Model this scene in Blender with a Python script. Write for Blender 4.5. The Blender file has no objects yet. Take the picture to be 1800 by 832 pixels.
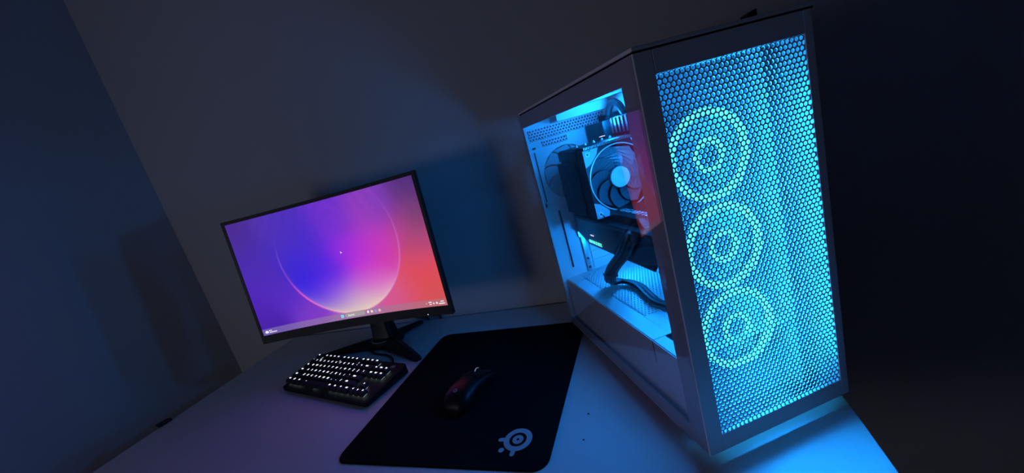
import bpy, math, random
import numpy as np
from mathutils import Vector, Matrix
random.seed(7)
SC = bpy.context.scene
COL = SC.collection

# ------------------------------------------------------------------ camera, world, lights, exposure
cam_data = bpy.data.cameras.new('camera')
cam_data.sensor_fit = 'HORIZONTAL'
cam_data.sensor_width = 36.0
cam_data.lens = 36.0 * 698.488 / 1800.0
cam_data.clip_start = 0.02
cam = bpy.data.objects.new('camera', cam_data)
COL.objects.link(cam)
RGT = Vector((0.9192617, 0.2879683, -0.2683881))
DWN = Vector((-0.182266, -0.2929425, -0.9385968))
FWD = Vector((-0.3489083, 0.9117341, -0.2168037))
cm = Matrix.Identity(4)
for i in range(3):
    cm[i][0] = RGT[i]; cm[i][1] = -DWN[i]; cm[i][2] = -FWD[i]
cm[0][3], cm[1][3], cm[2][3] = 0.0, 0.0, 0.42362
cam.matrix_world = cm
SC.camera = cam

SC.view_settings.view_transform = 'Standard'
SC.view_settings.look = 'None'
SC.view_settings.gamma = 1.0
SC.view_settings.exposure = 0.0
SC.view_settings.use_curve_mapping = False
SC.cycles.use_denoising = True
SC.cycles.max_bounces = 10
SC.cycles.transparent_max_bounces = 24
SC.cycles.sample_clamp_indirect = 4.0
SC.cycles.caustics_reflective = False
SC.cycles.caustics_refractive = False

world = bpy.data.worlds.new('dim_night')
SC.world = world
world.use_nodes = True
world.node_tree.nodes['Background'].inputs[0].default_value = (0.30, 0.33, 0.45, 1)
world.node_tree.nodes['Background'].inputs[1].default_value = 0.006

ROOM_FILL = 4.4        # added fill, unseen behind the desk's user, lifts walls and tower side
FAN_FRONT = 8.0       # each front fan, light thrown out through the mesh
FAN_BACK = 1.3        # each front fan, light thrown into the case
FAN_COL = (0.006, 0.27, 1.0)
LOWER_FILL = 1.0       # added fill under the graphics card, brightens the lower rear panel
UPPER_FILL = 1.25     # added fill above the cooler, standing in for lit memory sticks
RING_COL = (0.07, 0.95, 0.62)
RING_EM = 2.3
SCREEN_EM = 1.0

room_fill = bpy.data.lights.new('room_fill', 'POINT')  # unseen fill source added for the room's base brightness
room_fill.energy = ROOM_FILL
room_fill.color = (0.80, 0.80, 1.0)
room_fill.shadow_soft_size = 0.18
o = bpy.data.objects.new('room_fill', room_fill)
o.location = (-1.45, -0.85, 0.30)
COL.objects.link(o)

# ------------------------------------------------------------------ materials
def lin(c):
    c = c / 255.0
    return c / 12.92 if c <= 0.04045 else ((c + 0.055) / 1.055) ** 2.4
def srgb(r, g, b): return (lin(r), lin(g), lin(b))

def mat(name, col, rough=0.5, metal=0.0, spec=0.5, noise=0.0, scale=60, bump=0.0, bscale=300, coat=0.0):
    m = bpy.data.materials.new(name); m.use_nodes = True
    nt = m.node_tree; p = nt.nodes['Principled BSDF']
    p.inputs['Base Color'].default_value = (*col, 1)
    p.inputs['Roughness'].default_value = rough
    p.inputs['Metallic'].default_value = metal
    p.inputs['Specular IOR Level'].default_value = spec
    p.inputs['Coat Weight'].default_value = coat
    tc = nt.nodes.new('ShaderNodeTexCoord')
    if noise > 0:
        n = nt.nodes.new('ShaderNodeTexNoise'); n.inputs['Scale'].default_value = scale
        n.inputs['Detail'].default_value = 5
        r = nt.nodes.new('ShaderNodeMapRange')
        r.inputs['To Min'].default_value = 1 - noise; r.inputs['To Max'].default_value = 1 + noise
        mx = nt.nodes.new('ShaderNodeVectorMath'); mx.operation = 'SCALE'
        mx.inputs[0].default_value = col
        nt.links.new(tc.outputs['Object'], n.inputs['Vector'])
        nt.links.new(n.outputs['Fac'], r.inputs['Value'])
        nt.links.new(r.outputs['Result'], mx.inputs['Scale'])
        nt.links.new(mx.outputs['Vector'], p.inputs['Base Color'])
    if bump > 0:
        n = nt.nodes.new('ShaderNodeTexNoise'); n.inputs['Scale'].default_value = bscale
        n.inputs['Detail'].default_value = 4
        b = nt.nodes.new('ShaderNodeBump'); b.inputs['Strength'].default_value = bump
        b.inputs['Distance'].default_value = 0.001
        nt.links.new(tc.outputs['Object'], n.inputs['Vector'])
        nt.links.new(n.outputs['Fac'], b.inputs['Height'])
        nt.links.new(b.outputs['Normal'], p.inputs['Normal'])
    return m

def glow(name, col, strength):
    m = bpy.data.materials.new(name); m.use_nodes = True
    nt = m.node_tree; nt.nodes.clear()
    e = nt.nodes.new('ShaderNodeEmission'); e.inputs[0].default_value = (*col, 1); e.inputs[1].default_value = strength
    out = nt.nodes.new('ShaderNodeOutputMaterial'); nt.links.new(e.outputs[0], out.inputs[0])
    return m

def glass_mat(name, tint, f0=0.05, rough=0.0):
    m = bpy.data.materials.new(name); m.use_nodes = True
    nt = m.node_tree; nt.nodes.clear()
    g = nt.nodes.new('ShaderNodeNewGeometry')
    d = nt.nodes.new('ShaderNodeVectorMath'); d.operation = 'DOT_PRODUCT'
    nt.links.new(g.outputs['Normal'], d.inputs[0]); nt.links.new(g.outputs['Incoming'], d.inputs[1])
    def mth(op, a, b=None):
        n = nt.nodes.new('ShaderNodeMath'); n.operation = op
        for i, x in enumerate((a, b)):
            if x is None: continue
            if isinstance(x, (int, float)): n.inputs[i].default_value = x
            else: nt.links.new(x, n.inputs[i])
        return n.outputs[0]
    c = mth('ABSOLUTE', d.outputs['Value'])
    k = mth('POWER', mth('SUBTRACT', 1.0, c), 5.0)
    fr = mth('ADD', f0, mth('MULTIPLY', k, 1 - f0))
    t = nt.nodes.new('ShaderNodeBsdfTransparent'); t.inputs[0].default_value = (*tint, 1)
    gl = nt.nodes.new('ShaderNodeBsdfGlossy'); gl.inputs['Roughness'].default_value = rough
    mx = nt.nodes.new('ShaderNodeMixShader')
    nt.links.new(fr, mx.inputs[0]); nt.links.new(t.outputs[0], mx.inputs[1]); nt.links.new(gl.outputs[0], mx.inputs[2])
    out = nt.nodes.new('ShaderNodeOutputMaterial'); nt.links.new(mx.outputs[0], out.inputs[0])
    return m

def filter_mat(name, open_share):
    m = bpy.data.materials.new(name); m.use_nodes = True
    nt = m.node_tree; nt.nodes.clear()
    t = nt.nodes.new('ShaderNodeBsdfTransparent')
    tr = nt.nodes.new('ShaderNodeBsdfTranslucent'); tr.inputs[0].default_value = (.9, .9, .9, 1)
    df = nt.nodes.new('ShaderNodeBsdfDiffuse'); df.inputs[0].default_value = (.85, .85, .85, 1)
    m1 = nt.nodes.new('ShaderNodeMixShader'); m1.inputs[0].default_value = 0.35
    m2 = nt.nodes.new('ShaderNodeMixShader'); m2.inputs[0].default_value = open_share
    nt.links.new(tr.outputs[0], m1.inputs[1]); nt.links.new(df.outputs[0], m1.inputs[2])
    nt.links.new(m1.outputs[0], m2.inputs[1]); nt.links.new(t.outputs[0], m2.inputs[2])
    out = nt.nodes.new('ShaderNodeOutputMaterial'); nt.links.new(m2.outputs[0], out.inputs[0])
    return m

def attr_glow(name, strength):
    m = bpy.data.materials.new(name); m.use_nodes = True
    nt = m.node_tree; nt.nodes.clear()
    a = nt.nodes.new('ShaderNodeAttribute'); a.attribute_name = 'picture'
    e = nt.nodes.new('ShaderNodeEmission'); e.inputs[1].default_value = strength
    out = nt.nodes.new('ShaderNodeOutputMaterial')
    nt.links.new(a.outputs['Color'], e.inputs[0]); nt.links.new(e.outputs[0], out.inputs[0])
    return m

M = dict(
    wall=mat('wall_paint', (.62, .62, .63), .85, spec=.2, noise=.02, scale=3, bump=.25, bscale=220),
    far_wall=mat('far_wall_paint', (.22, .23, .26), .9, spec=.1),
    ceiling=mat('ceiling_paint', (.35, .35, .37), .9, spec=.1, noise=.02, scale=3),
    floor=mat('floor_laminate', (.12, .09, .07), .5, noise=.2, scale=6),
    desk=mat('desk_laminate', (.63, .63, .64), .42, spec=.4, noise=.03, scale=25, bump=.05, bscale=500),
    desk_edge=mat('desk_edge_band', (.62, .62, .63), .5),
    steel=mat('desk_leg_steel', (.5, .5, .52), .4, metal=.6),
    white=mat('white_powder_coat', (.84, .85, .86), .42, spec=.4, noise=.015, scale=80, bump=.04, bscale=900),
    chassis=mat('grey_chassis', (.27, .28, .29), .5, spec=.3),
    border=mat('painted_glass_border', (.50, .48, .50), .5, spec=.3),
    grey_plastic=mat('grey_fan_plastic', (.45, .46, .48), .45),
    dark_gap=mat('shadow_gap_rubber', (.006, .006, .008), .9, spec=.1),
    black=mat('black_plastic', (.010, .010, .011), .45, spec=.4, noise=.05, bump=.05, bscale=800),
    gloss=mat('glossy_black_plastic', (.006, .006, .007), .22, spec=.5),
    stand=mat('satin_black_stand', (.009, .009, .010), .35, spec=.4),
    keycap=mat('keycap_plastic', (.010, .010, .012), .5, spec=.35, bump=.06, bscale=1500),
    kb_case=mat('keyboard_case', (.006, .006, .007), .6, spec=.2),
    plate=mat('keyboard_plate', (.006, .006, .007), .6, spec=.2),
    cloth=mat('pad_cloth', (.0075, .0075, .0085), .95, spec=.08, noise=.2, scale=900, bump=.3, bscale=2500),
    stitch=mat('pad_rubber_edge', (.006, .006, .006), .9, spec=.1),
    print=mat('pad_print', (.42, .44, .47), .8, spec=.1),
    mouse=mat('mouse_shell', (.006, .006, .007), .40, spec=.24),
    mouse_dark=mat('mouse_side_grip', (.007, .007, .008), .6),
    badge=mat('grey_badge', (.34, .34, .35), .4),
    pcb=mat('motherboard_pcb', (.012, .013, .017), .5, noise=.3, scale=120),
    heat=mat('dark_heatsink', (.03, .032, .036), .4, metal=.7, noise=.1, scale=60),
    fin=mat('black_fin_stack', (.012, .012, .014), .45, metal=.4),
    bracket=mat('bare_metal', (.55, .56, .58), .35, metal=.9),
    cable=mat('cable_sleeve', (.010, .010, .012), .5, bump=.4, bscale=1500),
    blade=mat('frosted_blade', (.42, .44, .46), .4),
    cool_blade=mat('cooler_blade', (.085, .09, .105), .4),
    hub=mat('hub_sticker', (.62, .62, .66), .35),
    silver=mat('silver_print', (.6, .6, .62), .35, metal=.3),
    crumb=mat('crumb', (.02, .015, .01), .9),
    glass=glass_mat('tempered_glass', (.97, .98, 1.0), .085),
    filter=filter_mat('dust_filter', .984),
    ring=glow('fan_led_ring', RING_COL, RING_EM),
    key_glow=glow('key_legend_light', (.86, .93, 1.0), 1.7),
    key_led=glow('key_led_light', (.80, .93, 1.0), 1.0),
    gpu_glow=glow('gpu_logo_light', (.12, 1.0, .85), 1.6),
    led=glow('power_led', (.8, .85, 1.0), 1.2),
    screen=attr_glow('screen_picture', SCREEN_EM),
)
def icon(name, r, g, b, s=1.0): M[name] = glow(name, srgb(r, g, b), s)
icon('ui_white', 240, 238, 245); icon('ui_field', 160, 160, 158); icon('ui_teal', 120, 225, 235)
icon('ui_blue', 130, 160, 215); icon('ui_pink', 245, 175, 185); icon('ui_cream', 240, 215, 190)
icon('ui_grey', 95, 90, 100)

# ------------------------------------------------------------------ mesh helpers
class MB:
    def __init__(s): s.v = []; s.f = []
    def add(s, vs, fs):
        n = len(s.v); s.v += [tuple(x) for x in vs]; s.f += [tuple(i + n for i in q) for q in fs]; return s
    def box(s, x0, x1, y0, y1, z0, z1):
        return s.add([(x0,y0,z0),(x1,y0,z0),(x1,y1,z0),(x0,y1,z0),(x0,y0,z1),(x1,y0,z1),(x1,y1,z1),(x0,y1,z1)],
                     [(0,3,2,1),(4,5,6,7),(0,1,5,4),(1,2,6,5),(2,3,7,6),(3,0,4,7)])
    def loft(s, rings, closed=True, cap=True):
        n = len(rings[0]); vs = [p for r in rings for p in r]; fs = []
        for k in range(len(rings) - 1):
            for i in range(n if closed else n - 1):
                a = k*n + i; b = k*n + (i+1) % n
                fs.append((a, b, b+n, a+n))
        if cap:
            fs.append(tuple(range(n-1, -1, -1))); fs.append(tuple(range((len(rings)-1)*n, len(rings)*n)))
        return s.add(vs, fs)
    def cyl(s, c, axis, r0, h, n=24, r1=None):
        r1 = r0 if r1 is None else r1
        a, b, d = AXES[axis]; c = Vector(c)
        rg = [[c + d*hh + (a*math.cos(t) + b*math.sin(t))*r for t in (2*math.pi*i/n for i in range(n))] for r, hh in ((r0, 0), (r1, h))]
        return s.loft(rg)
    def ring(s, c, axis, ri, ro, h, n=40, a0=0.0, a1=2*math.pi):
        a, b, d = AXES[axis]; c = Vector(c); full = abs(a1 - a0) > 6.28
        m = n if full else n + 1
        vs = []
        for i in range(m):
            t = a0 + (a1 - a0)*i/n; e = a*math.cos(t) + b*math.sin(t)
            vs += [c + e*ri, c + e*ro, c + e*ro + d*h, c + e*ri + d*h]
        fs = []
        for i in range(n):
            j = (i + 1) % m
            for k in range(4):
                l = (k + 1) % 4
                fs.append((4*i+k, 4*i+l, 4*j+l, 4*j+k))
        if not full: fs += [(0,1,2,3), (4*n+3,4*n+2,4*n+1,4*n)]
        return s.add(vs, fs)
    def hole_plate(s, c, axis, half, r, h, n=40):
        """square plate with a round opening"""
        a, b, d = AXES[axis]; c = Vector(c); vs = []
        for i in range(n):
            t = 2*math.pi*i/n; ct, st = math.cos(t), math.sin(t); k = half/max(abs(ct), abs(st))
            vs += [c + (a*ct + b*st)*r, c + (a*ct + b*st)*k, c + (a*ct + b*st)*k + d*h, c + (a*ct + b*st)*r + d*h]
        fs = []
        for i in range(n):
            j = (i+1) % n
            for k in range(4):
                l = (k+1) % 4; fs.append((4*i+k, 4*i+l, 4*j+l, 4*j+k))
        return s.add(vs, fs)
    def tube(s, pts, r, n=8, sub=6):
        P = spline([Vector(p) for p in pts], sub) if sub > 1 else [Vector(p) for p in pts]
        rings = []; up = Vector((.13, .21, .97))
        for i, p in enumerate(P):
            t = (P[min(i+1, len(P)-1)] - P[max(i-1, 0)]).normalized()
            if abs(t.dot(up)) > .97: up = Vector((.9, .3, .2))
            x = t.cross(up).normalized(); y = t.cross(x).normalized(); up = x.cross(t) if x.cross(t).length > .5 else up
            rings.append([p + (x*math.cos(2*math.pi*k/n) + y*math.sin(2*math.pi*k/n))*r for k in range(n)])
        return s.loft(rings)
    def prism(s, poly, axis, h0, h1):
        a, b, d = AXES[axis]
        return s.loft([[a*p[0] + b*p[1] + d*h for p in poly] for h in (h0, h1)])
    def perf(s, org, ea, eb, ed, na, nb, pitch, r, thick, seg=12):
        """plate of hexagonal cells, a round hole punched in each"""
        org, ea, eb, ed = (np.array(x, float) for x in (org, ea, eb, ed))
        R = pitch/math.sqrt(3)
        ang = np.array([math.pi/2 + k*math.pi/6 for k in range(12)])
        rad = np.where(np.arange(12) % 2 == 0, R, pitch/2)
        out = np.stack([np.cos(ang)*rad, np.sin(ang)*rad], 1)
        hole = np.stack([np.cos(ang), np.sin(ang)], 1)*r
        loc = np.concatenate([out, hole, hole, out]); dep = np.array([0]*24 + [thick]*24)
        fs = []
        for k in range(12):
            l = (k+1) % 12
            fs += [(k, l, 12+l, 12+k), (12+k, 12+l, 24+l, 24+k), (24+k, 24+l, 36+l, 36+k)]
        fs = np.array(fs); base = len(s.v); V = []; F = []; c = 0
        for j in range(nb):
            for i in range(na + (j % 2 == 0)):
                cx = (i + (0 if j % 2 == 0 else .5))*pitch; cy = j*pitch*math.sqrt(3)/2
                p = loc + (cx, cy)
                V.append(org + p[:, :1]*ea + p[:, 1:]*eb + dep[:, None]*ed); F.append(fs + base + 48*c); c += 1
        s.v += [tuple(x) for x in np.concatenate(V)]; s.f += [tuple(int(i) for i in x) for x in np.concatenate(F)]
        return s
    def mesh(s, name, m, smooth=False):
        me = bpy.data.meshes.new(name); me.from_pydata(s.v, [], s.f); me.materials.append(m)
        if smooth:
            me.polygons.foreach_set('use_smooth', [True]*len(me.polygons))
        me.update(); return me
    def build(s, name, m, parent=None, smooth=False, bevel=0.0, seg=2, angle=35):
        me = s.mesh(name, m, smooth)
        import bmesh
        bm = bmesh.new(); bm.from_mesh(me); bmesh.ops.recalc_face_normals(bm, faces=bm.faces); bm.to_mesh(me); bm.free()
        if smooth: me.set_sharp_from_angle(angle=math.radians(angle))
        ob = link(name, me, parent)
        if bevel > 0:
            b = ob.modifiers.new('bevel', 'BEVEL'); b.width = bevel; b.segments = seg; b.limit_method = 'ANGLE'
            b.angle_limit = math.radians(40)
        return ob

X, Y, Z = Vector((1,0,0)), Vector((0,1,0)), Vector((0,0,1))
AXES = {'x': (Y, Z, X), 'y': (Z, X, Y), 'z': (X, Y, Z)}
def spline(P, sub):
    out = []
    for i in range(len(P)-1):
        p0, p1, p2, p3 = P[max(i-1,0)], P[i], P[i+1], P[min(i+2, len(P)-1)]
        for k in range(sub):
            t = k/sub
            out.append(.5*((2*p1) + (p2-p0)*t + (2*p0-5*p1+4*p2-p3)*t*t + (3*p1-p0-3*p2+p3)*t**3))
    out.append(P[-1]); return out
def link(name, me, parent=None, loc=None, rot=None):
    ob = bpy.data.objects.new(name, me); COL.objects.link(ob)
    if parent: ob.parent = parent
    if loc: ob.location = loc
    if rot: ob.rotation_euler = rot
    return ob
def thing(name, label, cat, loc=(0,0,0), rz=0, group=None):
    ob = link(name, None, None, loc, (0, 0, rz)); ob.empty_display_size = .05
    return tag(ob, label, cat, group)
def tag(ob, label, cat, group=None):
    ob['label'] = label; ob['category'] = cat
    if group: ob['group'] = group
    return ob
def struct(ob): ob['kind'] = 'structure'; return ob
def rrect(w, d, r, n=6, cx=0, cy=0):
    pts = []
    for sx, sy, a in ((1,1,0), (-1,1,90), (-1,-1,180), (1,-1,270)):
        for k in range(n+1):
            t = math.radians(a + 90*k/n)
            pts.append((cx + sx*(w/2-r) + r*math.cos(t), cy + sy*(d/2-r) + r*math.sin(t)))
    return pts
_text = {}
def text_mesh(s, size, m, bold=0.0, sx=1.0, extrude=0.0001):
    key = (s, size, m.name, bold, sx)
    if key in _text: return _text[key]
    cu = bpy.data.curves.new('text', 'FONT'); cu.body = s; cu.size = size; cu.align_x = 'CENTER'; cu.align_y = 'CENTER'
    cu.offset = bold; cu.extrude = extrude; cu.resolution_u = 2
    ob = bpy.data.objects.new('text', cu); COL.objects.link(ob)
    bpy.context.view_layer.update()
    me = bpy.data.meshes.new_from_object(ob.evaluated_get(bpy.context.evaluated_depsgraph_get()))
    bpy.data.objects.remove(ob)
    if sx != 1.0: me.transform(Matrix.Diagonal((sx, 1, 1, 1)))
    me.materials.clear(); me.materials.append(m); _text[key] = me
    return me

# ------------------------------------------------------------------ the room
XL, XR, YB, YF, ZF, ZC = -1.588, 2.6, 0.945, -2.8, -0.74, 1.75
struct(MB().box(XL-.1, XR+.1, YF-.1, YB+.1, ZF-.1, ZF).build('floor', M['floor']))
struct(MB().box(XL-.1, XR+.1, YF-.1, YB+.1, ZC, ZC+.1).build('ceiling', M['ceiling']))
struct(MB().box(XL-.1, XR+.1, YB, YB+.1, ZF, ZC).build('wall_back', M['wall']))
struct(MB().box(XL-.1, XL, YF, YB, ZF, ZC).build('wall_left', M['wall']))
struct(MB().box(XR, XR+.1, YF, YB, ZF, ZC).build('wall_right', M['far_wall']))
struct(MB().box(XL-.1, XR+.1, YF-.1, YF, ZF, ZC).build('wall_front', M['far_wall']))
struct(MB().box(XL, XR, YB-.012, YB, ZF, ZF+.07).build('baseboard_back', M['white']))
struct(MB().box(XL, XL+.012, YF, YB-.012, ZF, ZF+.07).build('baseboard_left', M['white']))

# ------------------------------------------------------------------ desk
DX0, DX1, DY0, DY1 = -1.232, 0.179, 0.205, 0.934
desk = thing('desk', 'white laminate desk standing against the back wall, carrying everything', 'desk', ((DX0+DX1)/2, (DY0+DY1)/2, ZF))
H = -ZF; hw, hd = (DX1-DX0)/2, (DY1-DY0)/2
MB().box(-hw, hw, -hd, hd, H-.028, H).build('desktop', M['desk'], desk, bevel=.0012)
for sx in (-1, 1):
    for sy in (-1, 1):
        MB().box(sx*(hw-.05)-.025, sx*(hw-.05)+.025, sy*(hd-.05)-.025, sy*(hd-.05)+.025, 0, H-.028).build('leg', M['steel'], desk, bevel=.003)
for sy in (-1, 1):
    MB().box(-hw+.075, hw-.075, sy*(hd-.05)-.012, sy*(hd-.05)+.012, H-.088, H-.028).build('rail', M['steel'], desk, bevel=.002)

clip = MB().prism([(-.012,-.010), (.016,-.010), (.016,.004), (.004,.010), (-.012,.010)], 'z', 0, .006).build('cable_clip', M['black'], None, bevel=.001)
clip.location = (-1.236, .519, .0005); clip.rotation_euler = (0, 0, math.radians(82))
tag(clip, 'small black cable clip on the left edge of the white desk', 'clip')
for k, (cx, cy, s) in enumerate(((-.156, .515, .0016), (-.157, .462, .0014))):
    c = MB().cyl((0,0,0), 'z', s, s*.9, 7, s*.5).build('crumb', M['crumb'], None)
    c.location = (cx, cy, 0); c.rotation_euler = (0, 0, k)
    tag(c, ('tiny dark crumb on the white desk beside the tower, the one nearer the wall',
            'tiny dark crumb on the white desk beside the tower, the one nearer the desk front')[k], 'crumb', 'crumbs on the desk')

# ------------------------------------------------------------------ mouse pad
PCX, PCY, PW, PD = -.3875, .614, .378, .412
pad = thing('mouse_pad', 'large black cloth mouse pad with a round blue-grey emblem in its corner', 'mouse pad', (PCX, PCY, 0), math.radians(-.8))
poly = rrect(PW, PD, .024, 8)
wob = [(x + .0012*math.sin(31*y) + .0008*math.sin(73*y+x*20), y + .0012*math.sin(27*x)) for x, y in poly]
MB().loft([[Vector((x*k, y*k, z)) for x, y in wob] for k, z in ((.999, .0), (1., .0008), (1., .0024), (.997, .003))]).build('cloth', M['cloth'], pad)
MB().loft([[Vector((x*k, y*k, z)) for x, y in wob] for k, z in ((1.0005, .0), (1.003, .0004), (1.003, .0016), (1.0005, .0018))], cap=False).build('rubber_edge', M['stitch'], pad)
mb = MB()
mb.ring((0,0,0), 'z', .0138, .0226, .00015, 48)
for a in (182, 268):
    t = math.radians(a); e = Vector((math.cos(t), math.sin(t), 0)); p = Vector((-e.y, e.x, 0))
    pts = [e*.0205 + p*.0036, e*.0205 - p*.0036]
    tip = [e*.0285 + e*.0036*math.cos(q) + p*.0036*math.sin(q) for q in [(-90 + 20*k)*math.pi/180 for k in range(10)]]
    pts = [e*.0205 - p*.0036] + tip + [e*.0205 + p*.0036]
    mb.loft([[v + Z*h for v in pts] for h in (0, .00014)])
mb.cyl((0,0,0), 'z', .0088, .00015, 32)
mb.cyl((-.0205,-.0212,0), 'z', .0044, .00015, 20)
e = mb.build('printed_emblem', M['print'], pad); e.location = (-.255-PCX, .462-PCY, .00302); e['label'] = 'blue-grey round emblem with two arms and a dot'
e2 = MB().cyl((0,0,0), 'z', .0022, .00012, 16).build('emblem_centre', M['cloth'], pad); e2.location = (-.255-PCX, .462-PCY, .00312)

# ------------------------------------------------------------------ mouse
mouse = thing('computer_mouse', 'black computer mouse with a grey letter G on its palm, lying on the black pad', 'mouse', (-.383, .571, .0031), math.radians(-10.5))
mouse.scale = (.95, .97, 1)
def mouse_ring(y, w0, h, n=22):
    r = []
    for k in range(n):
        t = 2*math.pi*k/n; c, s = math.cos(t), math.sin(t)
        x = w0*math.copysign(abs(c)**.75, c)
        z = h*(.5 + .5*math.copysign(abs(s)**.8, s)) if s > 0 else h*.5*(1 - abs(s)**.55)
        r.append(Vector((x, y, z)))
    return r
prof = [(-.0615, .012, .012), (-.059, .0205, .020), (-.052, .0265, .0285), (-.040, .0298, .0350), (-.026, .0305, .0378), (-.010, .0292, .0380),
        (.006, .0280, .0360), (.022, .0280, .0320), (.038, .0288, .0265), (.051, .0285, .0205), (.0585, .0265, .0150), (.062, .022, .010)]
MB().loft([mouse_ring(*p) for p in prof]).build('shell', M['mouse'], mouse, smooth=True, angle=60)
for sx in (-1, 1):
    mb = MB()
    top = []
    for y, w, h in [(.010, .028, .0352), (.022, .028, .0322), (.038, .0288, .0268), (.051, .0285, .0208), (.0605, .0245, .0140)]:
        top.append((y, w, h))
    rings = []
    for y, w, h in top:
        rings.append([Vector((sx*.0045, y, h+.0010)), Vector((sx*w*.55, y, h-.0002)), Vector((sx*w*.80, y, h*.90)), Vector((sx*w*.80, y, h*.90-.0035)), Vector((sx*w*.55, y, h-.004)), Vector((sx*.0045, y, h-.003))])
    mb.loft(rings).build('button', M['mouse'], mouse, smooth=True, angle=40)
MB().cyl((-.0035, .034, .0245), 'x', .0095, .007, 24).build('scroll_wheel', M['mouse_dark'], mouse, smooth=True)
for sx in (-1, 1):
    rings = [[Vector((sx*(w+.0006), y, h*.28)), Vector((sx*(w+.0010), y, h*.42)), Vector((sx*(w+.0004), y, h*.58)), Vector((sx*(w-.004), y, h*.45))] for y, w, h in
             [(-.030, .0300, .037), (-.010, .0292, .038), (.008, .0280, .0358), (.024, .0280, .0315)]]
    MB().loft(rings).build('side_grip', M['gloss'], mouse, smooth=True, angle=50)
for y in (-.002, .016):
    MB().box(-.0308, -.0275, y-.0075, y+.0075, .0215, .0258).build('side_button', M['mouse'], mouse, bevel=.001)
# grey G on the palm: an open ring and a bar
mb = MB().ring((0,0,0), 'z', .0030, .0042, .0004, 26, math.radians(50), math.radians(345))
mb.box(.0004, .0040, -.0006, .0006, 0, .0004)
g = mb.build('palm_logo', M['badge'], mouse); g.location = (0, -.037, .0363); g.rotation_euler = (math.radians(9), 0, 0)
wl = MB().ring((0,0,0), 'x', .0094, .0101, .0012, 16, math.radians(20), math.radians(130)).build('wheel_glint', glow('wheel_glint', (.35, .55, 1.0), .5), mouse)  # light reflected off the scroll wheel, put in as a glowing arc
wl.location = (-.0006, .034, .0245)

# ------------------------------------------------------------------ keyboard
KP = .01705                                                # key pitch
kb = thing('keyboard', 'compact black mechanical keyboard with white glowing legends, left of the pad', 'keyboard', (-.9355, .6235, 0), math.radians(-13.6))
KW, KD = .334, .122
def kz(y): return .013 + .012*y/KD                        # the deck rises to the back
mb = MB()
mb.loft([[Vector((x*sx+KW/2, y+KD/2, (z if zz == 0 else kz(y+KD/2)) )) for x, y in rrect(KW, KD, .007, 5)] for z, zz, sx in ((.0035, 0, 1), (0, 1, 1))])
mb.build('case', M['kb_case'], kb, bevel=.0012)
for fx in (.02, KW-.02):
    for fy in (.012, KD-.012):
        MB().cyl((fx, fy, 0), 'z', .006, .004, 12).build('foot', M['dark_gap'], kb)
MB().add([(.006,.005,kz(.005)+.0003),(KW-.006,.005,kz(.005)+.0003),(KW-.006,KD-.005,kz(KD-.005)+.0003),(.006,KD-.005,kz(KD-.005)+.0003),
          (.006,.005,kz(.005)-.001),(KW-.006,.005,kz(.005)-.001),(KW-.006,KD-.005,kz(KD-.005)-.001),(.006,KD-.005,kz(KD-.005)-.001)],
         [(0,1,2,3),(7,6,5,4),(0,4,5,1),(1,5,6,2),(2,6,7,3),(3,7,4,0)]).build('switch_plate', M['plate'], kb)
cap_mesh = {}
def cap(w):
    if w not in cap_mesh:
        a, b = w*KP/2-.0008, KP/2-.0008
        mb = MB().loft([[Vector((x, y, z)) for x, y in rrect(2*(a-i), 2*(b-i), .0012, 2, 0, dy)] for i, z, dy in ((0, 0, 0), (.0006, .0035, 0), (.0018, .0078, .0008), (.0024, .0082, .0008))])
        cap_mesh[w] = mb.mesh('keycap', M['keycap'])
    return cap_mesh[w]
led_me = MB().box(-.0042, .0042, -.0052, .0052, -.0024, -.0004).mesh('switch_light', M['key_led'])
slope = math.atan(.012/KD)
def key(x, y, w, leg):
    cx, cy = .0075 + (x + w/2)*KP, .0085 + y*KP + KP/2
    k = link('keycap', cap(w), kb, (cx, cy, kz(cy)+.0052), (slope, 0, 0))
    link('switch_light', led_me, k)
    if leg:
        me = text_mesh(leg, .0072 if len(leg) == 1 else .0050, M['key_glow'], .00022, 1.05 if len(leg) < 3 else .85)
        link('legend', me, k, (0 if w < 1.4 else -(w/2-.62)*KP*.75, .0027, .0083))
rows = [
 (5.15, [(0,1,'Esc')] + [(2+i,1,f'F{i+1}') for i in range(4)] + [(6.5+i,1,f'F{i+5}') for i in range(4)] + [(11+i,1,f'F{i+9}') for i in range(4)]),
 (4, [(i,1,c) for i, c in enumerate('`1234567890-=')] + [(13,2,'Back')] + [(15.2+i,1,c) for i, c in enumerate(('Ins','Hm','Pu'))]),
 (3, [(0,1.5,'Tab')] + [(1.5+i,1,c) for i, c in enumerate('QWERTYUIOP[]')] + [(13.5,1.5,'\\')] + [(15.2+i,1,c) for i, c in enumerate(('Del','End','Pd'))]),
 (2, [(0,1.75,'Caps')] + [(1.75+i,1,c) for i, c in enumerate("ASDFGHJKL;'")] + [(12.75,2.25,'Enter')]),
 (1, [(0,2.25,'Shift')] + [(2.25+i,1,c) for i, c in enumerate('ZXCVBNM,./')] + [(12.25,2.75,'Shift'), (16.2,1,'^')]),
 (0, [(0,1.25,'Ctrl'),(1.25,1.25,'#'),(2.5,1.25,'Alt'),(3.75,6.25,'-'),(10,1.25,'Alt'),(11.25,1.25,'Fn'),(12.5,1.25,'='),(13.75,1.25,'Ctrl'),(15.2,1,'<'),(16.2,1,'v'),(17.2,1,'>')]),
]
for y, ks in rows:
    for x, w, leg in ks: key(x, y, w, leg)
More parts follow.
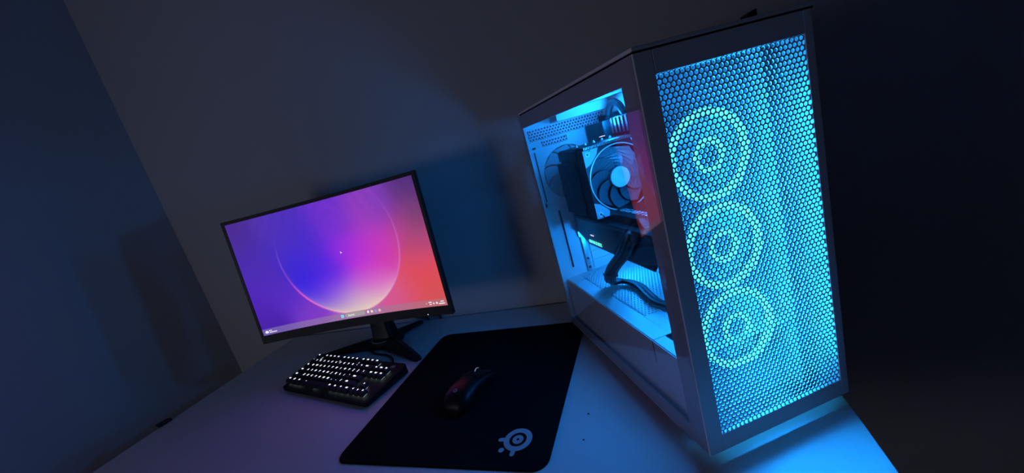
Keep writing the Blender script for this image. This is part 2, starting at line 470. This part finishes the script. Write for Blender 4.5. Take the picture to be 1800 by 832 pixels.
# raised badge plate in the far right corner
bx, by = .0105 + 17.1*KP, .0095 + 5.75*KP
mb = MB().ring((0,0,0), 'z', .0034, .0046, .0004, 20).box(-.0015, .0015, -.0018, .0018, 0, .0004)
b = mb.build('badge', M['badge'], kb); b.location = (bx+.002, by-.001, kz(by)+.0006); b.rotation_euler = (slope, 0, 0); b.scale = (1.5, 1, 1)
MB().tube([(.262, KD-.004, .014), (.258, KD+.006, .009), (.2547, .1363, .0035), (.2425, .1517, .0028), (.226, .1645, .0026), (.2051, .1723, .0026), (.1824, .1765, .0026), (.1626, .1758, .0026), (.1379, .1787, .0026), (.113, .1872, .0026), (.0906, .1992, .0026), (.070, .214, .0026), (.055, .232, .0026)], .0023, 8).build('cable', M['cable'], kb, smooth=True)

# ------------------------------------------------------------------ monitor
MX, MY = -.750, .815
mon = thing('monitor', 'curved black monitor showing a purple and orange wallpaper', 'monitor', (MX, MY, 0))
MW, MH, SAG = .545, .327, .0262
yaw, tilt, roll = math.radians(-5.1), math.radians(4.5), math.radians(-.6)
r1 = Vector((math.cos(yaw), -math.sin(yaw), 0)); b1 = Vector((math.sin(yaw), math.cos(yaw), 0))
up1 = Z*math.cos(tilt) + b1*math.sin(tilt); BK = b1*math.cos(tilt) - Z*math.sin(tilt)
RT = r1*math.cos(roll) + up1*math.sin(roll); UP = up1*math.cos(roll) - r1*math.sin(roll)
MC = Vector((-.736-MX, .7385-MY, .267))
def mp(x, y, d):                                          # panel metres: right, up, depth behind the face
    a = x/(MW/2)
    return MC + RT*x + UP*y + BK*(d + SAG*(.0 - a*a))
BL, BT, BB = .0075, .0085, .0215                           # side, top, bottom bezel
SX, SY0, SY1 = MW/2-BL, -MH/2+BB, MH/2-BT
def strip(x0, x1, y0, y1, d0, d1, n=24):
    mb = MB(); rings = []
    for i in range(n+1):
        x = x0 + (x1-x0)*i/n
        rings.append([mp(x,y0,d0), mp(x,y1,d0), mp(x,y1,d1), mp(x,y0,d1)])
    return mb.loft(rings)
fr = MB()
for s_ in (strip(-MW/2, MW/2, -MH/2, SY0, -.0015, .012), strip(-MW/2, MW/2, SY1, MH/2, -.0015, .012), strip(-MW/2, -SX, SY0, SY1, -.0015, .012, 2), strip(SX, MW/2, SY0, SY1, -.0015, .012, 2)):
    fr.add(s_.v, s_.f)
fr.build('bezel', M['black'], mon)
# rear shell, thicker to the middle
mb = MB(); n = 24; nv = 10; V = []; F = []
for i in range(n+1):
    for j in range(nv+1):
        x = -MW/2 + MW*i/n; y = -MH/2 + MH*j/nv
        e = min(1, (1-abs(2*i/n-1))*4)*min(1, (1-abs(2*j/nv-1))*3.2)
        V.append(mp(x, y, .012 + .030*e))
for i in range(n):
    for j in range(nv):
        a = i*(nv+1)+j; F.append((a, a+1, a+nv+2, a+nv+1))
MB().add(V, F).build('rear_shell', M['black'], mon, smooth=True)

# the picture on the screen
inside = [(.39,.56,70,42,215),(.32,.38,50,34,222),(.53,.58,150,46,226),(.64,.52,190,48,216),(.75,.59,196,60,188),(.79,.44,206,62,160),(.5,.15,182,150,210),
          (.55,.08,226,205,182),(.45,.26,140,56,226),(.6,.27,190,66,216),(.70,.27,214,76,186),(.53,.78,112,50,204),(.36,.72,75,46,196),(.70,.76,152,62,188),
          (.27,.55,64,44,206),(.38,.2,92,66,226),(.70,.15,224,180,200),(.62,.1,224,200,190),(.45,.1,200,170,200),(.42,.40,84,36,226)]
outside = [(.01,.89,76,46,150),(.06,.67,74,46,172),(.03,.27,82,40,184),(.03,.1,74,34,168),(.25,.9,84,54,172),(.53,.93,86,54,190),(.73,.92,106,62,182),(.97,.97,80,48,122),
           (.97,.75,118,64,116),(.93,.55,178,72,124),(.9,.33,218,76,108),(.94,.19,224,74,72),(.98,.08,200,88,92),(.78,.12,210,88,150),(.3,.15,126,58,198),(.2,.3,86,44,196),
           (.5,.02,180,110,190),(.14,.5,78,44,184),(.88,.12,222,80,90)]
def field(S, U, V, sg=.105):
    num = np.zeros(U.shape+(3,)); den = np.zeros(U.shape)
    for u, v, r, g, b in S:
        w = np.exp(-(((U-u)*1.5)**2 + (V-v)**2)/(2*sg*sg)) + 1e-7
        num += w[..., None]*np.array([r, g, b]); den += w
    return num/den[..., None]
def picture(U, V):
    xx, yy = U*16/9 - .930, V - .618
    r = np.hypot(xx, yy); th = np.degrees(np.arctan2(yy, xx)) % 360
    a, b = field(inside, U, V), field(outside, U, V)
    low = np.clip((-yy/.571 + .30)/.9, 0, 1)
    w = .004 + .34*(1-low)**1.5
    k = np.clip((r - .571)/w*.5 + .5, 0, 1); k = k*k*(3-2*k)
    c = a*(1-k[..., None]) + b*k[..., None]
    d = r - .571
    # inner haze near the lower rim
    hz = np.exp(-np.clip(-d, 0, 9)/.045)*(d < 0)*np.exp(-((th-272)/42)**2)
    c = c + (np.array([236, 216, 184]) - c)*(.75*hz)[..., None]
    arc = np.exp(-(d/.0075)**2)
    def bump(t0, s): return np.exp(-((((th-t0+180) % 360)-180)/s)**2)
    c = c + (np.array([255, 92, 200]) - c)*np.clip(arc*bump(222, 22), 0, 1)[..., None]
    c = c + (np.array([250, 190, 190]) - c)*np.clip(arc*bump(262, 26)*.9, 0, 1)[..., None]
    c = c + (np.array([214, 130, 226]) - c)*np.clip(np.exp(-(d/.006)**2)*bump(340, 34)*.62, 0, 1)[..., None]
    c = c + (np.array([150, 100, 220]) - c)*np.clip(np.exp(-(d/.005)**2)*bump(185, 14)*.6, 0, 1)[..., None]
    # brushed swirls of the upper corners
    sw = np.sin(60*r + 6*np.sin(3*np.radians(th)))*np.clip((yy-.05)*1.6, 0, .6)
    c = c*(1 + .03*sw[..., None])
    tb = V < .056
    bar = c*.35 + .65*(np.array([132, 124, 178])*(1-U)[..., None] + np.array([176, 116, 128])*U[..., None])
    c = np.where(tb[..., None], bar, c)
    return np.clip(c, 0, 255)/255
nu, nvv = 240, 136
us = np.linspace(0, 1, nu+1); vs_ = np.linspace(0, 1, nvv+1)
UU, VV = np.meshgrid(us, vs_, indexing='ij')
pc = picture(UU, VV); pl = np.where(pc <= .04045, pc/12.92, ((pc+.055)/1.055)**2.4)
V = [mp(-SX + 2*SX*u, SY0 + (SY1-SY0)*v, .0) for u in us for v in vs_]
F = [(i*(nvv+1)+j, (i+1)*(nvv+1)+j, (i+1)*(nvv+1)+j+1, i*(nvv+1)+j+1) for i in range(nu) for j in range(nvv)]
me = bpy.data.meshes.new('screen'); me.from_pydata(V, [], F); me.materials.append(M['screen'])
at = me.color_attributes.new('picture', 'FLOAT_COLOR', 'POINT')
at.data.foreach_set('color', np.concatenate([pl.reshape(-1, 3), np.ones(((nu+1)*(nvv+1), 1))], 1).ravel())
screen = link('screen', me, mon)
screen['label'] = 'lit screen with a glowing ring wallpaper and a taskbar'
sw_, sh_ = 2*SX, SY1-SY0
def on_screen(name, shapes, m):
    """flat shapes in screen metres around (u, v)"""
    mb = MB()
    for poly in shapes:
        mb.add([mp(-SX + x, SY0 + y, -.0006) for x, y in poly], [tuple(range(len(poly)))])
    me = mb.mesh(name, M[m]); return link(name, me, screen)
def rc(u, v, w, h): x, y = u*sw_, v*sh_; return [(x-w/2,y-h/2),(x+w/2,y-h/2),(x+w/2,y+h/2),(x-w/2,y+h/2)]
def dc(u, v, r, n=14): x, y = u*sw_, v*sh_; return [(x+r*math.cos(6.2832*k/n), y+r*math.sin(6.2832*k/n)) for k in range(n)]
q = .0021; uu, v0 = .434, .030
on_screen('start_icon', [rc(uu+dx/sw_, v0+dy/sh_, .0038, .0038) for dx in (-q, q) for dy in (-q, q)], 'ui_teal')
fx = (.448+.561)/2*sw_; fld = [(x+fx, y+v0*sh_) for x, y in rrect(.058, .0098, .0045, 4)]
on_screen('search_field', [fld], 'ui_field')
me = text_mesh('Search', .0068, M['ui_white'], .0001)
def put_text(name, me, u, v):
    x, y = (u-.5)*sw_, SY0 + v*sh_
    o = link(name, me, screen); a = x/(MW/2)
    tng = (RT + BK*(-2*SAG*a/(MW/2))).normalized(); nrm = tng.cross(UP)
    o.matrix_local = Matrix(((tng.x, UP.x, nrm.x, 0), (tng.y, UP.y, nrm.y, 0), (tng.z, UP.z, nrm.z, 0), (0, 0, 0, 1)))
    o.location = mp(x, y, -.0012); return o
put_text('search_text', me, .484, .030)
on_screen('search_icon', [dc(.461, v0+.002, .0014), rc(.4635, v0-.006, .0016, .0016)], 'ui_white')
on_screen('task_icon', [rc(.576, v0, .0052, .0052), rc(.578, v0+.006, .0042, .0042)], 'ui_white')
on_screen('folder_icon', [rc(.5975, v0, .0068, .0052), rc(.5955, v0+.010, .003, .0016)], 'ui_cream')
on_screen('browser_icon', [dc(.6185, v0, .0037)], 'ui_blue')
on_screen('browser_icon', [dc(.640, v0, .0038)], 'ui_pink')
on_screen('weather_icon', [dc(.018, .026, .0026), dc(.0225, .030, .0032), dc(.027, .026, .0024), rc(.0225, .021, .0052, .003)], 'ui_white')
on_screen('weather_text', [rc(.041, .036, .0085, .0022), rc(.054, .021, .021, .0022)], 'ui_white')
on_screen('tray_arrow', [[(.893*sw_-.0014, v0*sh_-.001), (.893*sw_+.0014, v0*sh_-.001), (.893*sw_, v0*sh_+.0014)]], 'ui_white')
on_screen('language_text', [rc(.914, .037, .0085, .0024), rc(.914, .020, .0055, .0022)], 'ui_white')
on_screen('tray_icon', [rc(.931, .0305, .0042, .0012), rc(.931, .021, .0042, .0010), [(.931*sw_-.0021, .021*sh_), (.931*sw_-.0011, .021*sh_), (.931*sw_-.0011, .031*sh_), (.931*sw_-.0021, .031*sh_)],
          [(.931*sw_+.0011, .021*sh_), (.931*sw_+.0021, .021*sh_), (.931*sw_+.0021, .031*sh_), (.931*sw_+.0011, .031*sh_)]], 'ui_white')
on_screen('tray_icon', [dc(.9475, .027, .0026)], 'ui_white')
on_screen('clock_text', [rc(.976, .037, .0095, .0022), rc(.972, .020, .0165, .0024)], 'ui_white')
cx, cy = .53*sw_, .57*sh_
on_screen('mouse_pointer', [[(cx, cy), (cx, cy-.0062), (cx+.0015, cy-.0047), (cx+.0044, cy-.0045)]], 'ui_white')
p = mp(.205, -MH/2+.0045, -.0018)
pl_ = MB().cyl((0,0,0), 'y', .0011, .0008, 10).build('power_light', M['led'], mon); pl_.location = p
# stand
MB().loft([[Vector((x, y, z)) for x, y in rrect(w, d, .010, 4, 0, dy)] for w, d, z, dy in ((.066, .046, .018, .002), (.060, .038, .05, .004), (.058, .032, .12, .008), (.058, .030, .27, .010))]).build('column', M['stand'], mon, smooth=True, angle=50)
MB().loft([[Vector((x, y, z)) for x, y in rrect(w, d, .018, 5, 0, 0)] for w, d, z in ((.080, .070, .002), (.084, .074, .010), (.080, .066, .020), (.070, .052, .026))]).build('hub', M['stand'], mon, smooth=True, angle=50)
MB().ring((0, -.002, .0225), 'z', .0345, .0365, .0012, 30, math.radians(200), math.radians(340)).build('trim_ring', M['silver'], mon)
def leg(tip):
    t = Vector((tip[0]-MX, tip[1]-MY, 0)); L = t.length; e = t.normalized(); pz = Vector((-e.y, e.x, 0))
    rings = []
    for k, hw_, zt in ((.02/L, .028, .026), (.30, .022, .024), (.65, .016, .017), (.93, .011, .011), (1.0, .006, .008)):
        c = t*k
        zb = .001 if k > .9 or k < .29 else .0065
        rings.append([c - pz*hw_ + Z*zb, c + pz*hw_ + Z*zb, c + pz*hw_*.86 + Z*max(zt*.55, zb+.001), c + pz*hw_*.12 + Z*zt, c - pz*hw_*.12 + Z*zt, c - pz*hw_*.86 + Z*max(zt*.55, zb+.001)])
    MB().loft(rings).build('leg', M['stand'], mon)
leg((-.962, .766)); leg((-.585, .712)); leg((-.700, .922))
# leads hanging behind the monitor
for nm, lab, pts in (('power_cable', 'thin black cable hanging under the monitor, nearer to its stand', [(-.76,.800,.20),(-.752,.86,.12),(-.725,.915,.045),(-.700,.9385,.010),(-.688,.9395,-.010),(-.682,.9395,-.20)]),
                     ('video_cable', 'thin black cable hanging under the right end of the monitor', [(-.72,.805,.20),(-.700,.865,.12),(-.672,.915,.05),(-.654,.9388,.012),(-.646,.9395,-.010),(-.640,.9395,-.20)])):
    c = MB().tube(pts, .0028, 8).build(nm, M['cable'], None, smooth=True); tag(c, lab, 'cable')

# ------------------------------------------------------------------ computer tower
PCZ = .014
pc = thing('computer_tower', 'white computer tower with a glass side and glowing blue perforated front', 'computer', (.00457, .41907, 0), math.radians(30.98022))
W, D, HT = .213, .437, .459
def P(mb, name, m, parent=None, **kw):                     # shift from case coordinates to the thing's own
    mb.v = [(x, y, z + PCZ) for x, y, z in mb.v]
    return mb.build(name, M[m], parent or pc, **kw)
# front frame with its chamfered right edge
FU0, FU1, FZ0, FZ1 = .0205, .1955, .0225, .4360
mb = MB()
mb.box(0, FU0, 0, .030, 0, HT); mb.box(FU0, FU1, 0, .005, 0, FZ0); mb.box(FU0, FU1, 0, .030, FZ1, HT)
mb.loft([[Vector((x, y, z)) for x, y in ((FU1, 0), (.2065, 0), (.2165, .013), (.2165, .030), (FU1, .030))] for z in (0, HT)])
P(mb, 'front_frame', 'white', bevel=.0008)
pt = .0059
na = int(round((FU1-FU0)/pt)); nb = int((FZ1-FZ0)/(pt*math.sqrt(3)/2)) + 1
mb = MB().perf((FU0, .0012, FZ0+.002), (1,0,0), (0,0,1), (0,1,0), na, nb, pt, .00232, .0012)
P(mb, 'front_mesh', 'white')
P(MB().box(FU0-.004, FU1+.004, .0072, .0074, FZ0-.006, FZ1+.006), 'dust_filter', 'filter')
# top: a thin dark seam, then the cover plate
P(MB().box(.002, W-.002, .002, D-.004, HT, HT+.002), 'top_seam', 'dark_gap')
P(MB().box(.000, W, .000, D, HT+.002, HT+.006), 'top_cover', 'white', bevel=.001)
P(MB().box(.003, W-.001, .030, D-.002, HT-.013, HT), 'top_panel', 'white')
P(MB().box(.000, W, .056, D, 0, .004), 'bottom_panel', 'white')
P(MB().box(W-.003, W, .030, D, .004, HT), 'right_panel', 'white')
P(MB().box(.174, .1755, .034, D-.008, .004, HT-.013), 'motherboard_tray', 'white')
for fu in (.03, W-.03):
    for fv in (.05, D-.05):
        P(MB().cyl((fu, fv, -PCZ), 'z', .016, PCZ, 20, .018), 'foot', 'dark_gap')
# glass side with painted border
P(MB().box(-.0035, -.0005, .002, D-.001, .002, HT-.001), 'glass_panel', 'glass')
mb = MB().box(-.0004, .003, .002, .030, .002, HT-.001).box(-.0004, .003, .030, D-.001, .434, HT-.001)
mb.loft([[Vector((u_, .030, a)) , Vector((u_, D-.001, b))] + [Vector((u_, D-.001, .002)), Vector((u_, .030, .002))] for u_, a, b in ((-.0004, .0235, .0165), (.003, .0235, .0165))])
P(mb, 'glass_border', 'border')
# rear wall
RV = D-.006
mb = MB().box(0, W, RV, RV+.002, 0, .264)
mb.box(0, .013, RV, RV+.002, .264, .388).box(.137, W, RV, RV+.002, .264, .388)
mb.hole_plate((.075, RV, .326), 'y', .062, .0555, .002, 48)
mb.box(0, .030, RV, RV+.002, .388, .400).box(.086, W, RV, RV+.002, .388, .400)
mb.box(0, W, RV, RV+.002, .400, .4035).box(0, .0065, RV, RV+.002, .4035, .426).box(.180, W, RV, RV+.002, .4035, .426)
mb.box(0, W, RV, RV+.002, .426, HT)
P(mb, 'rear_panel', 'white')
P(MB().box(0, .003, RV+.002, D, 0, HT).box(.0, .0045, RV-.004, RV, .02, .434), 'rear_flange', 'white')
P(MB().perf((.0095, RV, .4070), (1,0,0), (0,0,1), (0,1,0), 26, 4, .0064, .0021, .001), 'vent_strip', 'white')
P(MB().perf((.033, RV, .3915), (1,0,0), (0,0,1), (0,1,0), 8, 2, .0064, .0021, .001), 'vent_strip', 'white')
def slot(u, z0, z1, wd=.0022):
    mb = MB()
    for z_, s_ in ((z0, -1), (z1, 1)): mb.box(u-wd-.0018, u+wd+.0018, RV-.0012, RV, z_-.001, z_+.001)
    for s_ in (-1, 1): mb.box(u+s_*(wd+.0009)-.0009, u+s_*(wd+.0009)+.0009, RV-.0012, RV, z0, z1)
    P(mb, 'slot_rim', 'white')
    P(MB().box(u-wd, u+wd, RV-.0005, RV, z0+.001, z1-.001), 'slot_opening', 'dark_gap')
slot(.0315, .124, .255); slot(.0105, .278, .383, .0014)
P(MB().box(.010, .0155, RV-.0018, RV, .388, .392), 'slot_latch', 'dark_gap'); P(MB().box(.006, .0095, RV-.0018, RV, .268, .275), 'slot_latch', 'dark_gap')
for k in range(7):
    z0 = .088 + k*.0203
    sc = P(MB().box(.078, .166, RV-.003, RV-.0005, z0, z0+.0175), 'slot_cover', 'white', bevel=.0006)
P(MB().box(.062, .070, RV-.006, RV, .084, .200), 'slot_rail', 'bracket')
for z_ in (.095, .115, .135): P(MB().cyl((.066, RV-.008, z_), 'y', .0026, .002, 10), 'screw', 'black')
P(MB().box(.058, .174, .388, RV, .428, .4305).box(.058, .174, .388, .390, .4305, .446), 'rear_top_flange', 'white', bevel=.0006)
P(MB().cyl((.172, .386, .429), 'y', .0022, .003, 10), 'screw', 'bracket')

# power supply shroud
P(MB().box(.0105, .012, .036, RV, .004, .1035).box(.012, .0385, .036, RV, .1035, .105).box(.0385, .160, .415, RV, .1035, .105).box(.1585, .174, .036, RV, .1035, .105)
  .box(.0385, .1585, .104, .168, .1035, .105), 'shroud', 'white', bevel=.0004)
mb = MB().perf((.0425, .171, .105), (1,0,0), (0,1,0), (0,0,-1), 19, 46, .0062, .0021, .0012)
P(mb, 'shroud_vent', 'white')
P(MB().box(.012, .174, .036, .102, .1035, .1046).box(.012, .045, .1015, .103, .1046, .1062), 'shroud_step', 'white', bevel=.0004)
P(MB().box(.030, .046, .082, .101, .1046, .1054), 'cable_opening', 'dark_gap')
P(MB().box(.0100, .0106, .1025, .1033, .070, .1035), 'shroud_seam', 'dark_gap')
P(MB().box(.150, .1735, .245, .300, .105, .1056), 'cable_opening', 'dark_gap')

# motherboard and what is screwed to it
bd = P(MB().box(.160, .1625, .125, RV-.004, .108, .416), 'motherboard', 'pcb')
P(MB().box(.128, .160, .352, RV-.004, .300, .405), 'rear_port_cover', 'heat', bd, bevel=.002)
P(MB().box(.126, .160, .345, .352, .300, .406), 'rear_port_cover', 'fin', bd, bevel=.001)
P(MB().box(.138, .160, .215, .338, .378, .408), 'regulator_heatsink', 'heat', bd, bevel=.002)
for k in range(9): P(MB().box(.134, .138, .218+k*.0132, .224+k*.0132, .380, .406), 'heatsink_fin', 'heat', bd)
for k in range(4): P(MB().box(.122, .160, .152+k*.0085, .1565+k*.0085, .262, .376), 'memory_stick', 'fin', bd, bevel=.0008)
P(MB().box(.152, .160, .14, .22, .13, .19), 'chipset_heatsink', 'heat', bd, bevel=.002)
P(MB().box(.154, .160, .24, .38, .150, .175), 'drive_heatsink', 'heat', bd, bevel=.002)
for k in range(6): P(MB().cyl((.150, .225+.018*k, .372), 'x', .0032, .010, 12), 'capacitor', 'bracket', bd)
P(MB().box(.150, .160, .128, .134, .22, .27), 'power_socket', 'black', bd)

# processor cooler
co = P(MB().box(.040, .152, .283, .372, .256, .366), 'cooler', 'fin', bevel=.001)
P(MB().box(.036, .040, .300, .386, .254, .350), 'side_cover', 'fin', co, bevel=.0012)
P(MB().box(.037, .040, .285, .372, .354, .372), 'side_cover', 'fin', co, bevel=.0012)
P(MB().box(.036, .152, .374, .386, .254, .350), 'rear_cover', 'fin', co, bevel=.0012)
mb = MB()
for k in range(42): mb.box(.041+k*.00265, .0422+k*.00265, .258, .372, .366, .3735)
o_ = P(mb, 'cooling_fin', 'fin', co); o_['kind'] = 'stuff'
mb = MB()
for k in range(42): mb.box(.041+k*.00265, .0422+k*.00265, .2566, .258, .3695, .3735)
o_ = P(mb, 'fin_edge', 'bracket', co); o_['kind'] = 'stuff'
for k in range(5): P(MB().cyl((.060+k*.017, .33, .3735), 'z', .003, .004, 12, .0015), 'heat_pipe', 'bracket', co)
P(MB().box(.0355, .0362, .345, .3458, .285, .318), 'side_line', 'badge', co)
CU, CV, CZ_ = .0945, .2555, .311
P(MB().hole_plate((CU, CV, CZ_), 'y', .0575, .0555, .025, 56), 'fan_frame', 'fin', co)
P(MB().ring((CU, CV-.0012, CZ_), 'y', .0545, .0563, .0012, 64), 'fan_rim', 'silver', co)
for sx in (-1, 1):
    for sz in (-1, 1):
        c_ = (CU+sx*.0505, CV-.0012, CZ_+sz*.0505)
        tri = [(CZ_+sz*.0575, CU+sx*.0575), (CZ_+sz*.0575, CU+sx*.030), (CZ_+sz*.047, CU+sx*.0345), (CZ_+sz*.0345, CU+sx*.047), (CZ_+sz*.030, CU+sx*.0575)]
        P(MB().prism(tri, 'y', CV-.0012, CV), 'corner_plate', 'grey_plastic', co)
        c_ = (c_[0], c_[1]-.0012, c_[2])
        P(MB().ring(c_, 'y', .0018, .0042, .0014, 18), 'corner_pad', 'white', co)
        P(MB().cyl(c_, 'y', .0017, .0009, 10), 'corner_screw', 'dark_gap', co)
for sz in (-1, 1):
    P(MB().tube([(CU-.050, CV-.002, CZ_+sz*.0505), (CU-.046, CV-.003, CZ_+sz*.055), (CU-.042, CV+.002, CZ_+sz*.0605)], .0007, 6), 'clip_and_glint', 'bracket', co)  # bare wire clips holding the fan
def blades(c, r0, r1, n, m, parent, dep, sweep=38, name='blade', wide=.40):
    for k in range(n):
        a0 = 2*math.pi*k/n; rings = []
        for j in range(7):
            t = j/6; r = r0 + (r1-r0)*t; a = a0 + math.radians(sweep)*t*t; half = math.radians(360/n)*(wide + .05*t)
            pts = []
            for s_, dy in ((-1, 0), (1, dep), (1, dep+.0016), (-1, .0016)):
                an = a + s_*half; pts.append(Vector((c[0]+r*math.cos(an), c[1]+dy, c[2]+r*math.sin(an))))
            rings.append(pts)
        P(MB().loft(rings), name, m, parent)
blades((CU, CV+.006, CZ_), .0175, .0535, 9, 'cool_blade', co, .009, wide=.47)
P(MB().cyl((CU, CV+.002, CZ_), 'y', .0185, .018, 36), 'fan_hub', 'cool_blade', co)
P(MB().cyl((CU, CV+.0012, CZ_), 'y', .0172, .0008, 40), 'hub_sticker', 'hub', co)
mb = MB()
for r_, a0, a1 in ((.009, 10, 130), (.0065, 20, 150), (.004, 40, 200)): mb.ring((CU+.001, CV+.0008, CZ_+.001), 'y', r_-.0007, r_+.0007, .0004, 16, math.radians(a0-60), math.radians(a1-60))
P(mb, 'hub_emblem', 'silver', co)

# graphics card
gp = P(MB().box(.054, .158, .118, .402, .206, .236), 'graphics_card', 'black', bevel=.004)
P(MB().box(.047, .158, .112, .396, .236, .244), 'backplate', 'heat', gp, bevel=.002)
P(MB().loft([[Vector((u_, v_, z_)) for v_, z_ in ((.396, .240), (.396, .204), (.352, .186), (.130, .185), (.112, .204), (.112, .240))] for u_ in (.050, .060)]), 'shroud_side', 'gloss', gp, bevel=.0015)
P(MB().loft([[Vector((u_, v_, z_)) for v_, z_ in ((.372, .262), (.390, .250), (.390, .242), (.150, .242), (.165, .258))] for u_ in (.060, .150)]), 'rear_hump', 'black', gp, bevel=.002)
P(MB().box(.060, .158, .402, .425, .196, .240), 'bracket_block', 'black', gp, bevel=.002)
P(MB().box(.058, .166, .425, .4285, .186, .262), 'bracket', 'bracket', gp)
for v_ in (.175, .255, .335):
    P(MB().ring((.104, v_, .196), 'z', .033, .038, .012, 36), 'fan_ring', 'gloss', gp)
    P(MB().cyl((.104, v_, .197), 'z', .012, .010, 24), 'fan_hub', 'black', gp)
def side_text(s, u, v, z, size, m, parent, name, bold=.0003, sx=1.0):
    me = text_mesh(s, size, M[m], bold, sx, .0003); ob = link(name, me, parent)
    # reads from the glass side: right = -v, up = z, facing -u
    ob.matrix_local = Matrix(((0, 0, -1, u), (-1, 0, 0, v), (0, 1, 0, z + PCZ), (0, 0, 0, 1))); return ob
side_text('GEFORCE RTX', .0494, .322, .1945, .0085, 'gpu_glow', gp, 'glowing_logo')
P(MB().box(.0490, .0500, .322, .336, .2075, .2095), 'light_bar', 'led', gp)
me = text_mesh('GIGABYTE', .017, M['silver'], .0003, 1.1)
ob = link('backplate_logo', me, gp); ob.matrix_local = Matrix(((0, 1, 0, .076), (-1, 0, 0, .200), (0, 0, 1, .2602+PCZ), (0, 0, 0, 1)))
P(MB().box(.050, .060, .215, .240, .222, .236), 'power_socket', 'black', gp)

# power leads inside the case
lead = [(.062, .172, .232), (.050, .172, .232), (.044, .182, .217), (.044, .203, .197), (.044, .247, .166), (.045, .276, .140), (.052, .296, .120), (.066, .306, .114), (.082, .292, .112), (.087, .258, .112), (.078, .211, .112), (.074, .177, .112), (.088, .130, .112), (.12, .098, .108), (.14, .07, .106)]
for du, dv, dz in ((0, 0, 0), (-.003, .009, .003), (.002, -.009, .002), (-.006, .001, .006)):
    P(MB().tube([(u+du, v+dv*(1 if i < 8 else .35), z+dz*(1 if i < 8 else .5)) for i, (u, v, z) in enumerate(lead)], .0044, 8), 'power_lead', 'cable', smooth=True)
P(MB().box(.042, .060, .160, .186, .226, .240), 'lead_plug', 'gloss', bevel=.001)
P(MB().box(.034, .052, .258, .282, .143, .149), 'cable_comb', 'black', bevel=.001)
P(MB().tube([(.150, .378, .385), (.150, .370, .402), (.150, .352, .425), (.150, .336, .433), (.150, .318, .428), (.151, .306, .412), (.156, .300, .395)], .0065, 8), 'processor_lead', 'cable', smooth=True)

P(MB().box(.1205, .122, .153, .1555, .30, .374), 'light_bar', 'led', bd)
P(MB().box(.112, .122, .336, .340, .379, .3805), 'clip_and_glint', 'led', bd)  # bright glint put in as a glowing strip, no clip here
rf = P(MB().hole_plate((.075, RV+.0022, .326), 'y', .058, .0545, .003, 40), 'rear_fan', 'grey_plastic')
P(MB().cyl((.075, RV+.0022, .326), 'y', .02, .003, 32), 'hub', 'grey_plastic', rf)
blades((.075, RV+.0008, .326), .019, .0552, 9, 'grey_plastic', rf, .0016, 20)
ld = bpy.data.lights.new('upper_fill', 'POINT'); ld.energy = UPPER_FILL; ld.color = FAN_COL; ld.shadow_soft_size = .012
lo = bpy.data.objects.new('upper_fill', ld); COL.objects.link(lo); lo.parent = pc; lo.location = (.13, .325, .403 + PCZ)  # added fill over the cooler, away from the memory sticks
ld = bpy.data.lights.new('lower_fill', 'POINT'); ld.energy = LOWER_FILL; ld.color = FAN_COL; ld.shadow_soft_size = .015
lo = bpy.data.objects.new('lower_fill', ld); COL.objects.link(lo); lo.parent = pc; lo.location = (.105, .315, .165 + PCZ)  # added fill below the card, lights the rear of the case

# three front fans on the white front chassis plate
P(MB().box(.1545, .212, .056, .0575, .004, HT-.013).box(.0425, .1545, .056, .0575, .394, HT-.013).box(.0425, .1545, .056, .0575, .004, .059), 'front_chassis', 'chassis')
for fz in (.3375, .2262, .115):
    c = (.0985, .045, fz)
    fan = P(MB().hole_plate(c, 'y', .056, .0535, .024, 48), 'case_fan', 'black')
    P(MB().ring((c[0], c[1]-.002, c[2]), 'y', .0450, .0535, .004, 64), 'led_ring', 'ring', fan, smooth=True)
    blades((c[0], c[1]+.004, c[2]), .0205, .0435, 9, 'blade', fan, .012)
    P(MB().cyl((c[0], c[1]+.001, c[2]), 'y', .0205, .018, 36), 'hub', 'black', fan)
    P(MB().ring((c[0], c[1]-.001, c[2]), 'y', .0140, .0205, .002, 48), 'led_ring', 'ring', fan, smooth=True)
    for sx, sy in ((-1, 0), (1, 0), (0, 1), (0, -1)):
        P(MB().box(c[0]+min(sx*.02, sx*.054)-(.002 if sy else 0), c[0]+max(sx*.02, sx*.054)+(.002 if sy else 0), c[1]+.019, c[1]+.022,
                   c[2]+min(sy*.02, sy*.054)-(.002 if sx else 0), c[2]+max(sy*.02, sy*.054)+(.002 if sx else 0)), 'strut', 'black', fan)
    def lamp(x, y, z, en, rad, kind='POINT'):
        ld = bpy.data.lights.new('fan_light', kind); ld.energy = en; ld.color = FAN_COL; ld.shadow_soft_size = rad
        lo = bpy.data.objects.new('fan_light', ld); COL.objects.link(lo); lo.parent = pc; lo.location = (x, y, z + PCZ)
        if kind == 'SPOT':                                 # diodes face the front
            ld.spot_size = math.radians(150); ld.spot_blend = .5; lo.rotation_euler = (math.radians(-90), 0, 0)
    for k in range(8):                                     # the diodes of the ring throw light out through the mesh
        t = 2*math.pi*(k+.5)/8
        lamp(c[0]+.0505*math.cos(t), c[1]-.010, c[2]+.0505*math.sin(t), FAN_FRONT/8, .006, 'SPOT')
    lamp(c[0]-.03, c[1]+.075, max(c[2], .172), FAN_BACK*(1.9 if fz > .3 else .8 if fz > .2 else .25), .022)            # and light the case behind the blades

# wireless receiver plugged into the top of the tower
rcv = MB().loft([[Vector((x, y, z)) for x, z in ((-.0062, 0), (.0062, 0), (.0062, .0075), (.003, .0068), (-.0062, .0036))] for y in (-.0045, .0045)]).build('wireless_receiver', M['black'], None, bevel=.0006)
rot = math.radians(30.98022); lx, ly = .141, .010
rcv.location = (.00457 + lx*math.cos(rot) - ly*math.sin(rot), .41907 + lx*math.sin(rot) + ly*math.cos(rot), HT+.006+PCZ); rcv.rotation_euler = (0, 0, rot)
tag(rcv, 'tiny black wireless receiver plugged into the top of the white tower', 'receiver')
